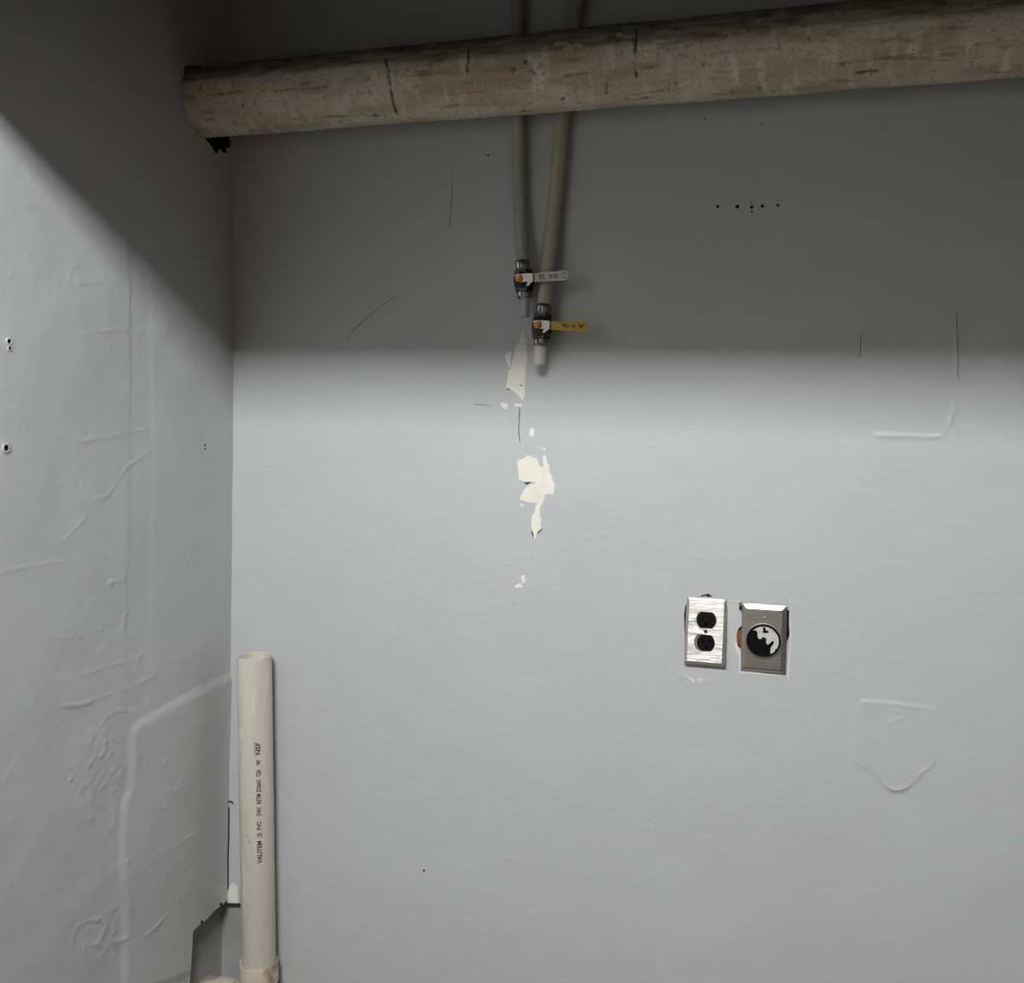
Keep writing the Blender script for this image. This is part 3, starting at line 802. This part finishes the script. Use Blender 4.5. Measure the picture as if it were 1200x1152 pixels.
# printed line up the pipe
PHI0 = math.atan2(CAM[1] + 0.041, CAM[0] - 0.083) + 0.14
def pz(py): return B3(303, py, -0.068)[2]
def print_group(txt, y_low, y_high, m, name='printed_mark', hpx=9.0):
    V, Fc = text_mesh(txt)
    zl, zh = pz(y_low), pz(y_high); wmm = V[:, 0].max()
    bm = bmesh.new(); vv = []
    for x, y in V:
        z = zl + x / wmm * (zh - zl); c = sp_axis(z); ph = PHI0 - (y - 0.5) * 0.0088 / SPR
        r = SPR + 0.0003
        vv.append(bm.verts.new((c[0] + r * math.cos(ph), c[1] + r * math.sin(ph), z)))
    for f in Fc:
        try: bm.faces.new([vv[i] for i in f])
        except ValueError: pass
    return adopt(from_bm(name, bm, m), sp)
print_group('VALITEM', 1012.5, 986, M['ink'])
print_group('2', 982, 976, M['ink_faint'])
print_group('PVC', 973, 963.5, M['ink'])
print_group('DWV', 956.5, 946.5, M['ink'])
print_group('ASTM', 943.5, 931, M['ink'])
print_group('D2665', 928.5, 914.5, M['ink'])
print_group('CSA', 910.5, 902.5, M['ink'])
print_group('W', 897.5, 891, M['ink'])
print_group('NSF', 885, 871, M['ink'])
bm = bmesh.new()   # frame line beside the top mark
for dphi, za, zb in ((-0.0058, 885.5, 870), ):
    vv = []
    for z, dd in ((pz(za), dphi - 0.0005), (pz(za), dphi + 0.0005), (pz(zb), dphi + 0.0005), (pz(zb), dphi - 0.0005)):
        c = sp_axis(z); ph = PHI0 + dd / SPR; r = SPR + 0.0003
        vv.append(bm.verts.new((c[0] + r * math.cos(ph), c[1] + r * math.sin(ph), z)))
    bm.faces.new(vv)
adopt(from_bm('printed_mark', bm, M['ink']), sp)
bm = bmesh.new()   # scuffs
for (xa, ya), (xb, yb), w in (((285.5, 980), (291, 989), 0.0008), ((288, 979), (292, 983), 0.0010), ((290, 985), (293.5, 988), 0.0011)):
    vv = []
    for x_, y_, s in ((xa, ya, -1), (xb, yb, -1), (xb, yb, 1), (xa, ya, 1)):
        ph = math.atan2(CAM[1] + 0.041, CAM[0] - 0.083) + math.asin((x_ - 300.8) / 20.6); z = pz(y_); c = sp_axis(z); r = SPR + 0.0003
        ph += s * w / SPR
        vv.append(bm.verts.new((c[0] + r * math.cos(ph), c[1] + r * math.sin(ph), z)))
    bm.faces.new(vv)
adopt(from_bm('scuff', bm, M['ink_faint']), sp)


# ------------------------------------------------------------------ water supply pipes with ball valves
def supply(label, tube_px, tube_r, v_top, v_bot, stub_bot, handle_a, handle_b, sleeve, stub_m, txts, stub_r, y_valve=-0.026):
    """tube_px: px points from above the big pipe down to the valve; v_top / v_bot: px of valve ends; stub_bot: px of the stub's end"""
    yb = y_valve
    n = len(tube_px)
    ctl = []
    for k, q in enumerate(tube_px):
        yy = -0.0145 if k < n - 2 else (-0.0145 + (yb + 0.0145) * (0.5 if k == n - 2 else 1.0))
        ctl.append(Vector(B3(q[0], q[1], yy)))
    top = Vector(B3(*v_top, yb)); bot = Vector(B3(*v_bot, yb)); end = Vector(B3(*stub_bot, yb))
    ctl[-1] = top
    t = thing('water_supply_pipe', bot, label, 'pipe')
    # smooth curve through the control points
    pts = []
    for k in range(len(ctl) - 1):
        p0 = ctl[max(k - 1, 0)]; p1, p2 = ctl[k], ctl[k + 1]; p3 = ctl[min(k + 2, len(ctl) - 1)]
        for i in range(10):
            s = i / 10
            pts.append(0.5 * ((2 * p1) + (p2 - p0) * s + (2 * p0 - 5 * p1 + 4 * p2 - p3) * s * s + (3 * p1 - p0 - 3 * p2 + p3) * s ** 3))
    pts.append(ctl[-1])
    bm = bmesh.new(); add_tube(bm, pts, tube_r, 22)
    adopt(from_bm('tube', bm, M['pex'], None, True, 0.8), t)
    mt = axis_matrix(bot, top - bot, (1, 0, 0)); Ln = (top - bot).length
    rg = 0.0128
    for name, z0, z1 in (('crimp_ring', Ln - 0.016, Ln - 0.001), ('crimp_ring', 0.001, 0.013)):
        bm = bmesh.new()
        add_lathe(bm, [(rg - 0.003, z0), (rg - 0.0005, z0), (rg, z0 + 0.001), (rg, z1 - 0.001), (rg - 0.0005, z1), (rg - 0.003, z1)], 28, mt)
        zm = (z0 + z1) / 2
        add_box(bm, (-0.004, -rg - 0.001, zm), (0.005, 0.005, z1 - z0 - 0.003), mt, 0.0008, 1)     # clamp ear
        adopt(from_bm(name, bm, M['ring'], None, True, 0.5), t)
    bm = bmesh.new()      # body : hex shoulders and a round ball chamber
    za, zb2 = 0.013, Ln - 0.016; zm = (za + zb2) / 2; hh = (zb2 - za) / 2
    add_lathe(bm, [(0.009, za - 0.004), (0.0115, za), (0.0150, za + hh * 0.28), (0.0172, za + hh * 0.55), (0.0180, zm), (0.0172, zb2 - hh * 0.55), (0.0150, zb2 - hh * 0.28), (0.0115, zb2), (0.009, zb2 + 0.004)], 30, mt)
    for zz in (za + hh * 0.2, zb2 - hh * 0.2):
        add_lathe(bm, [(0.010, zz - 0.004), (0.0158, zz - 0.004), (0.0158, zz + 0.004), (0.010, zz + 0.004)], 6, mt)
    body = adopt(from_bm('valve_body', bm, M['bronze'], None, True, 0.5), t)
    stem_c = mt @ Vector((0, 0, zm)); yf = stem_c.y - 0.026
    bm = bmesh.new(); smt = axis_matrix((stem_c.x, stem_c.y - 0.010, stem_c.z), (0, -1, 0))
    add_lathe(bm, [(0.0110, 0), (0.0110, 0.009), (0.0085, 0.011), (0.0060, 0.012), (0.0060, 0.020), (0, 0.020)], 24, smt)
    adopt(from_bm('stem', bm, M['bronze'], None, True, 0.5), t)
    # handle in its own plane in front of the stem
    ha = Vector(B3(*handle_a, yf)); hb = Vector(B3(*handle_b, yf))
    ctr = Vector((stem_c.x, yf, stem_c.z)); ctr = Vector(B3(*proj_px(ctr), yf))
    hd = (hb - ha).normalized()
    hm = axis_matrix(ctr, (0, -1, 0), hd)          # local x along the handle, z towards the room, y = up
    def toh(p, d):
        return hm @ Vector((p[0], p[1], d))
    # local axes: axis_matrix gives y = z cross x ; fix so that local y points up
    up = 1.0 if (hm @ Vector((0, 1, 0)) - hm @ Vector((0, 0, 0))).z > 0 else -1.0
    la = (ha - ctr).dot(hd); lb = (hb - ctr).dot(hd)
    bm = bmesh.new()
    pl = [(-0.0085, 0.0062), (-0.004, 0.0080), (la - 0.006, 0.0076), (la - 0.0035, 0.0060), (la - 0.0035, -0.0066), (la - 0.006, -0.0075), (la - 0.0085, -0.0092), (la - 0.0115, -0.0128), (la - 0.0150, -0.0125), (la - 0.012, -0.0062), (0.000, -0.0060), (-0.0065, 0.0010)]
    add_extrude(bm, [(x, y * up) for x, y in pl], toh, 0.0, 0.0022)
    hnd = adopt(from_bm('handle', bm, M['nickel']), t)
    bm = bmesh.new(); nk = [(la - 0.005, 0.0052), (la + 0.003, 0.0052), (la + 0.003, -0.0056), (la - 0.005, -0.0056)]
    add_extrude(bm, [(x, y * up) for x, y in nk], toh, -0.0004, 0.0014)
    adopt(from_bm('handle_neck', bm, M['bronze']), t)
    hw = 0.0079
    bm = bmesh.new()      # vinyl sleeve with a rounded far end
    ol = [(la, -hw * 0.92)] + [(lb - 0.005, -hw)] + [(lb - 0.005 + 0.005 * math.cos(a), hw * math.sin(a)) for a in np.linspace(-1.2, 1.2, 8)] + [(lb - 0.005, hw), (la, hw * 0.92)]
    add_extrude(bm, [(x, y * up) for x, y in ol], toh, -0.0012, 0.0042)
    bmesh.ops.recalc_face_normals(bm, faces=bm.faces)
    bmesh.ops.bevel(bm, geom=[e for e in bm.edges if e.calc_length() > 0.001], offset=0.0007, segments=2, affect='EDGES', profile=0.5)
    slv = from_bm('grip_sleeve', bm, sleeve); adopt(slv, t)
    bm = bmesh.new()      # hex nut
    add_lathe(bm, [(0.0066, 0.0018), (0.0066, 0.0062), (0.0058, 0.0070), (0.0036, 0.0070), (0.0036, 0.0092), (0.0028, 0.0098), (0, 0.0098)], 6, hm)
    adopt(from_bm('handle_nut', bm, M['brass'], None, False), t)
    for txt, f0, f1, hgt, m_ in txts:
        if txt in ('tri', 'oval'):
            xa, xb = la + f0 * (lb - la), la + f1 * (lb - la); xm = (xa + xb) / 2
            if txt == 'tri':
                pg = [(xa, hgt), (xm - 0.001, hgt * 0.8), (xm, hgt * 0.1), (xm + 0.001, hgt * 0.8), (xb, hgt), (xb - 0.0012, hgt * 0.1), (xm, -hgt), (xa + 0.0012, hgt * 0.1)]
                bm = bmesh.new(); add_extrude(bm, [(x, y * up) for x, y in pg], toh, 0.0040, 0.0044)
            else:
                bm = bmesh.new(); N = 20; ring = []
                for sc_ in (1.0, 0.62):
                    ring.append([bm.verts.new(toh((xm + (xb - xa) / 2 * sc_ * math.cos(2 * math.pi * k / N), hgt * sc_ * math.sin(2 * math.pi * k / N)), 0.0044)) for k in range(N)])
                for k in range(N): bm.faces.new((ring[0][k], ring[0][(k + 1) % N], ring[1][(k + 1) % N], ring[1][k]))
            adopt(from_bm('printed_mark', bm, m_), t)
            continue
        V, Fc = text_mesh(txt); w = V[:, 0].max(); xa, xb = la + f0 * (lb - la), la + f1 * (lb - la)
        bm = bmesh.new()
        vv = [bm.verts.new(toh((xa + x / w * (xb - xa), (y - 0.5) * hgt * up), 0.0044)) for x, y in V]
        for f in Fc:
            try: bm.faces.new([vv[i] for i in f])
            except ValueError: pass
        adopt(from_bm('printed_mark', bm, m_), t)
    bm = bmesh.new()      # stub of tube below the valve
    smt = axis_matrix(end, bot - end, (1, 0, 0)); sl = (bot - end).length
    add_lathe(bm, [(0, 0.004), (stub_r * 0.72, 0.004), (stub_r * 0.78, 0.0), (stub_r * 0.97, 0.0), (stub_r, 0.001), (stub_r, sl + 0.004), (0, sl + 0.004)], 26, smt)
    adopt(from_bm('tube_stub', bm, stub_m, None, True, 0.6), t)
    return t


def proj_px(p):
    q = np.array(p) - CAM; return 600 + FPX * (q @ RT) / (q @ FW), 576 - FPX * (q @ UP) / (q @ FW)


supply('pale supply tube with ball valve and white lever handle, left of the pair',
       [(605, -70), (606, 0), (607, 90), (608, 160), (609, 230), (611, 280), (612.5, 306)], 0.0112,
       (612.5, 306), (615.5, 350), (615, 371.5), (627.0, 326), (666.5, 323.5), M['white_sleeve'], M['pex_grey'],
       [('ETL', 0.14, 0.32, 0.0082, M['ink']), ('W', 0.44, 0.53, 0.0075, M['teal_ink']), ('OG', 0.55, 0.70, 0.0075, M['ink']), ('oval', 0.82, 0.95, 0.0052, M['grey_ink'])], 0.0076)
supply('pale supply tube with ball valve and yellow lever handle, right of the pair',
       [(683, -70), (675, 0), (664, 90), (657, 160), (650, 240), (643, 310), (637.5, 356)], 0.0125,
       (637.5, 357), (633.5, 406), (632.0, 427), (646.5, 381.5), (689, 383.0), M['yellow_sleeve'], M['pex_white'],
       [('6', 0.18, 0.27, 0.0080, M['yellow_sleeve']), ('WO', 0.30, 0.50, 0.0070, M['ink']), ('G', 0.56, 0.68, 0.0062, M['ink']), ('tri', 0.74, 0.92, 0.0042, M['red_ink'])], 0.0105)


# ------------------------------------------------------------------ electrical outlets
def plate_mesh(w, h, holes, mtx, bev=0.0055, rise=0.0050, th=0.0012):
    bm = bmesh.new()
    def loop(pts, z): return [bm.verts.new(mtx @ Vector((x, y, z))) for x, y in pts]
    def rrect(w, h, r, n=4):
        out = []
        for cx, cy, a0 in ((w / 2 - r, h / 2 - r, 0), (-w / 2 + r, h / 2 - r, 90), (-w / 2 + r, -h / 2 + r, 180), (w / 2 - r, -h / 2 + r, 270)):
            for k in range(n + 1):
                a = math.radians(a0 + 90 * k / n); out.append((cx + r * math.cos(a), cy + r * math.sin(a)))
        return out
    l0 = loop(rrect(w, h, 0.0016), 0.0); l1 = loop(rrect(w, h, 0.0016), 0.0010)
    l2 = loop(rrect(w - 2 * bev * 0.55, h - 2 * bev * 0.55, 0.0016), rise * 0.72); l3 = loop(rrect(w - 2 * bev, h - 2 * bev, 0.0016), rise)
    n = len(l0)
    for a, c in ((l0, l1), (l1, l2), (l2, l3)):
        for k in range(n): bm.faces.new((a[k], a[(k + 1) % n], c[(k + 1) % n], c[k]))
    edges = []
    for k in range(n): edges.append(bm.edges.get((l3[k], l3[(k + 1) % n])))
    hl = []
    for hp in holes:
        f = loop(hp, rise); bk = loop(hp, rise - 0.0028); hl.append(f)
        m_ = len(f)
        for k in range(m_): bm.faces.new((f[k], f[(k + 1) % m_], bk[(k + 1) % m_], bk[k]))
        edges += [bm.edges.get((f[k], f[(k + 1) % m_])) for k in range(m_)]
    bmesh.ops.triangle_fill(bm, use_beauty=True, use_dissolve=False, edges=edges)
    return bm


def recept_shape(cx, cy, r=0.0172, flat=0.0140, n=10):
    a0 = math.asin(flat / r); out = []
    for k in range(n + 1): a = -a0 + 2 * a0 * k / n; out.append((cx + r * math.cos(a), cy + r * math.sin(a)))
    for k in range(n + 1): a = math.pi - a0 + 2 * a0 * k / n; out.append((cx + r * math.cos(a), cy + r * math.sin(a)))
    return out


def circle(cx, cy, r, n=48): return [(cx + r * math.cos(2 * math.pi * k / n), cy + r * math.sin(2 * math.pi * k / n)) for k in range(n)]


def outlet_matrix(px4, stand, tilt=(0, 0)):
    P = [Vector(B3(x, y, -stand)) for x, y in px4]   # TL TR BR BL
    c = sum(P, Vector()) / 4; X = ((P[1] - P[0]) + (P[2] - P[3])).normalized()
    Z = (Vector((0, -1, 0)) + Vector((tilt[0], 0, tilt[1]))).normalized()
    w = ((P[1] - P[0]).length + (P[2] - P[3]).length) / 2; h = ((P[3] - P[0]).length + (P[2] - P[1]).length) / 2
    m = axis_matrix(c, Z, X)
    return m, w, h, c


def open_box(bm, w, h, z0, z1, mtx, th=0.0015):
    for (cx, cy, sx, sy) in ((-w / 2, 0, th, h), (w / 2, 0, th, h), (0, h / 2, w, th), (0, -h / 2, w, th)):
        add_box(bm, (cx, cy, (z0 + z1) / 2), (sx, sy, abs(z1 - z0)), mtx)
    add_box(bm, (0, 0, z0), (w, h, th), mtx)


# --- duplex outlet
STL = 0.0035
mtx, w, h, c = outlet_matrix([(806, 698.5), (855, 702), (848, 780.5), (800.3, 776.3)], STL, (0.0, 0.10))
ot = thing('duplex_outlet', c, 'brushed steel duplex outlet plate with two black sockets, left of the pair', 'outlet')
h1, h2 = recept_shape(0.0006, 0.0186), recept_shape(-0.0010, -0.0196)
sc_hole = circle(0.0002, -0.0006, 0.0031, 14)
adopt(from_bm('face_plate', plate_mesh(w, h, [h1, h2, sc_hole], mtx), M['steel'], None, False), ot)
for cx, cy in ((0.0006, 0.0186), (0.0022, -0.0196)):
    bm = bmesh.new()
    toP = lambda p, d: mtx @ Vector((p[0], p[1], d))
    sh = recept_shape(cx, cy, 0.0158, 0.0132)
    add_extrude(bm, sh, toP, -0.010, 0.0046)
    rc = adopt(from_bm('socket', bm, M['black'], None, False), ot)
    for dx, dy, sx, sy in ((-0.0062, 0.0035, 0.0019, 0.0085), (0.0062, 0.0035, 0.0017, 0.0070), (0.0, -0.0068, 0.0046, 0.0046)):
        bm = bmesh.new(); add_box(bm, (cx + dx, cy + dy, 0.0046), (sx, sy, 0.0004), mtx)
        o = from_bm('slot', bm, M['slot']); o.parent = rc
    bm = bmesh.new(); add_box(bm, (cx, cy - 0.0012, 0.0046), (0.022, 0.0010, 0.0006), mtx)
    o = from_bm('moulded_bar', bm, M['black']); o.parent = rc
bm = bmesh.new()
add_lathe(bm, [(0.0030, 0.0030), (0.0030, 0.0050), (0.0022, 0.0058), (0, 0.0060)], 16, mtx @ Matrix.Translation((0.0002, -0.0006, 0)))
adopt(from_bm('screw', bm, M['bronze'], None, True, 0.5), ot)
bm = bmesh.new(); add_box(bm, (0, 0, 0.0006), (0.036, 0.096, 0.0014), mtx); adopt(from_bm('mounting_strap', bm, M['zinc']), ot)
bm = bmesh.new(); open_box(bm, 0.054, 0.092, -0.05, -0.006, mtx); adopt(from_bm('electrical_box', bm, M['dark']), ot)
bm = bmesh.new()   # mounting ear peeking over the top
ear = [(-0.008, 0.052), (-0.0075, 0.0585), (-0.004, 0.0625), (0.001, 0.0638), (0.0055, 0.0615), (0.0075, 0.0575), (0.008, 0.052)]
add_extrude(bm, ear, toP, -0.0045, -0.0030)
adopt(from_bm('mounting_ear', bm, M['zinc']), ot)
bm = bmesh.new(); add_lathe(bm, [(0.0028, -0.0030), (0.0026, -0.0018), (0, -0.0014)], 12, mtx @ Matrix.Translation((0.0015, 0.0600, 0))); adopt(from_bm('screw', bm, M['bronze'], None, True, 0.5), ot)

# --- large round outlet
STR = 0.0050
mtx2, w, h, c = outlet_matrix([(870.5, 706.5), (923.0, 709.5), (919.8, 790), (867.2, 785.5)], STR, (-0.02, -0.03))
o2 = thing('dryer_outlet', c, 'steel plate with large round black socket and a mottled pale patch', 'outlet')
toQ = lambda p, d: mtx2 @ Vector((p[0], p[1], d))
RC = (0.0006, -0.0032); RR = 0.0285
adopt(from_bm('face_plate', plate_mesh(w, h, [circle(*RC, RR, 56)], mtx2, 0.0075, 0.0060), M['steel_dull'], None, False), o2)
bm = bmesh.new()
add_lathe(bm, [(0, -0.014), (RR - 0.0010, -0.014), (RR - 0.0010, 0.0054), (RR - 0.0022, 0.0064), (RR - 0.0040, 0.0060), (RR - 0.0048, 0.0050), (0, 0.0050)], 56, mtx2 @ Matrix.Translation((RC[0], RC[1], 0)))
sk = adopt(from_bm('socket', bm, M['black'], None, True, 0.4), o2)
bm = bmesh.new()
add_lathe(bm, [(RR + 0.0016, 0.0058), (RR + 0.0010, 0.0072), (RR - 0.0002, 0.0074), (RR - 0.0012, 0.0062)], 56, mtx2 @ Matrix.Translation((RC[0], RC[1], 0)))
adopt(from_bm('bezel_ring', bm, M['zinc'], None, True, 0.7), o2)
# px -> plate coordinates, for the marks on the face
inv2 = mtx2.inverted()
def Qp(x, y):
    q = inv2 @ Vector(B3(855 + x / 10.975, 695 + y / 10.975, -STR - 0.005)); return (q.x, q.y)
pale_pts = [(268, 475), (285, 440), (330, 412), (385, 395), (440, 385), (500, 392), (555, 420), (600, 465), (630, 520), (645, 580), (645, 640), (620, 700), (575, 765), (530, 798), (522, 760), (530, 700), (560, 660), (572, 630), (555, 612), (530, 640), (512, 668), (480, 660), (468, 630), (474, 595), (455, 570), (425, 566), (405, 592), (375, 590), (362, 560), (358, 500), (330, 475), (300, 482)]  # outline of the mottled pale patch on the upper right of the socket face
bm = bmesh.new(); add_extrude(bm, [Qp(*p) for p in pale_pts], toQ, 0.0048, 0.0053)
o = from_bm('pale_patch', bm, M['pale_mottle']); o.parent = sk; tag(o, 'mottled pale patch on the socket face')
def slot_poly(pts, d=0.0056):
    bm = bmesh.new(); add_extrude(bm, [Qp(*p) for p in pts], toQ, 0.0048, d); o = from_bm('slot', bm, M['slot']); o.parent = sk
slot_poly([(432, 438), (462, 438), (464, 482), (502, 486), (500, 512), (430, 512)])
slot_poly([(553, 612), (574, 630), (526, 690), (492, 672)])
slot_poly([(590, 715), (602, 720), (592, 758), (578, 752)])
bm = bmesh.new(); p0 = Qp(437, 600)
add_lathe(bm, [(0.0034, 0.0046), (0.0034, 0.0060), (0.0024, 0.0068), (0, 0.0068)], 16, mtx2 @ Matrix.Translation((p0[0], p0[1], 0))); o = from_bm('screw', bm, M['bronze'], None, True, 0.5); o.parent = sk
for (x, y, r) in ((457, 322, 0.0026), (658, 905, 0.0016)):
    p0 = Qp(x, y); bm = bmesh.new()
    add_lathe(bm, [(r, 0.0058), (r, 0.0066), (r * 0.7, 0.0072), (0, 0.0074)], 14, mtx2 @ Matrix.Translation((p0[0], p0[1], 0)))
    adopt(from_bm('screw', bm, M['zinc'], None, True, 0.5), o2)
bm = bmesh.new(); open_box(bm, 0.060, 0.096, -0.055, -0.008, mtx2); adopt(from_bm('electrical_box', bm, M['dark']), o2)
bm = bmesh.new()    # orange tab squeezed out at the left edge
tabp = [B(872, 737), (B(866, 738.5)), B(864.0, 743), B(863.9, 749), B(865.5, 754), B(868.5, 757.5), B(872, 758)]
add_extrude(bm, tabp, lambda p, d: Vector((p[0], -d, p[1])), -0.006, 0.0020)
o = adopt(from_bm('mounting_tab', bm, M['orange']), o2); tag(o, 'orange plastic tab')
bm = bmesh.new()
pz2 = B3(869, 709, 0); smt = axis_matrix((pz2[0], 0.0, pz2[2]), (0, -1, 0))
add_lathe(bm, [(0.0044, -0.004), (0.0044, 0.0016), (0.0034, 0.0026), (0, 0.0028)], 16, smt); adopt(from_bm('screw', bm, M['zinc'], None, True, 0.5), o2)
bm = bmesh.new(); add_box(bm, (pz2[0] + 0.0006, -0.0028, pz2[2] - 0.0022), (0.005, 0.0010, 0.0028)); adopt(from_bm('screw_slot', bm, M['dark']), o2)
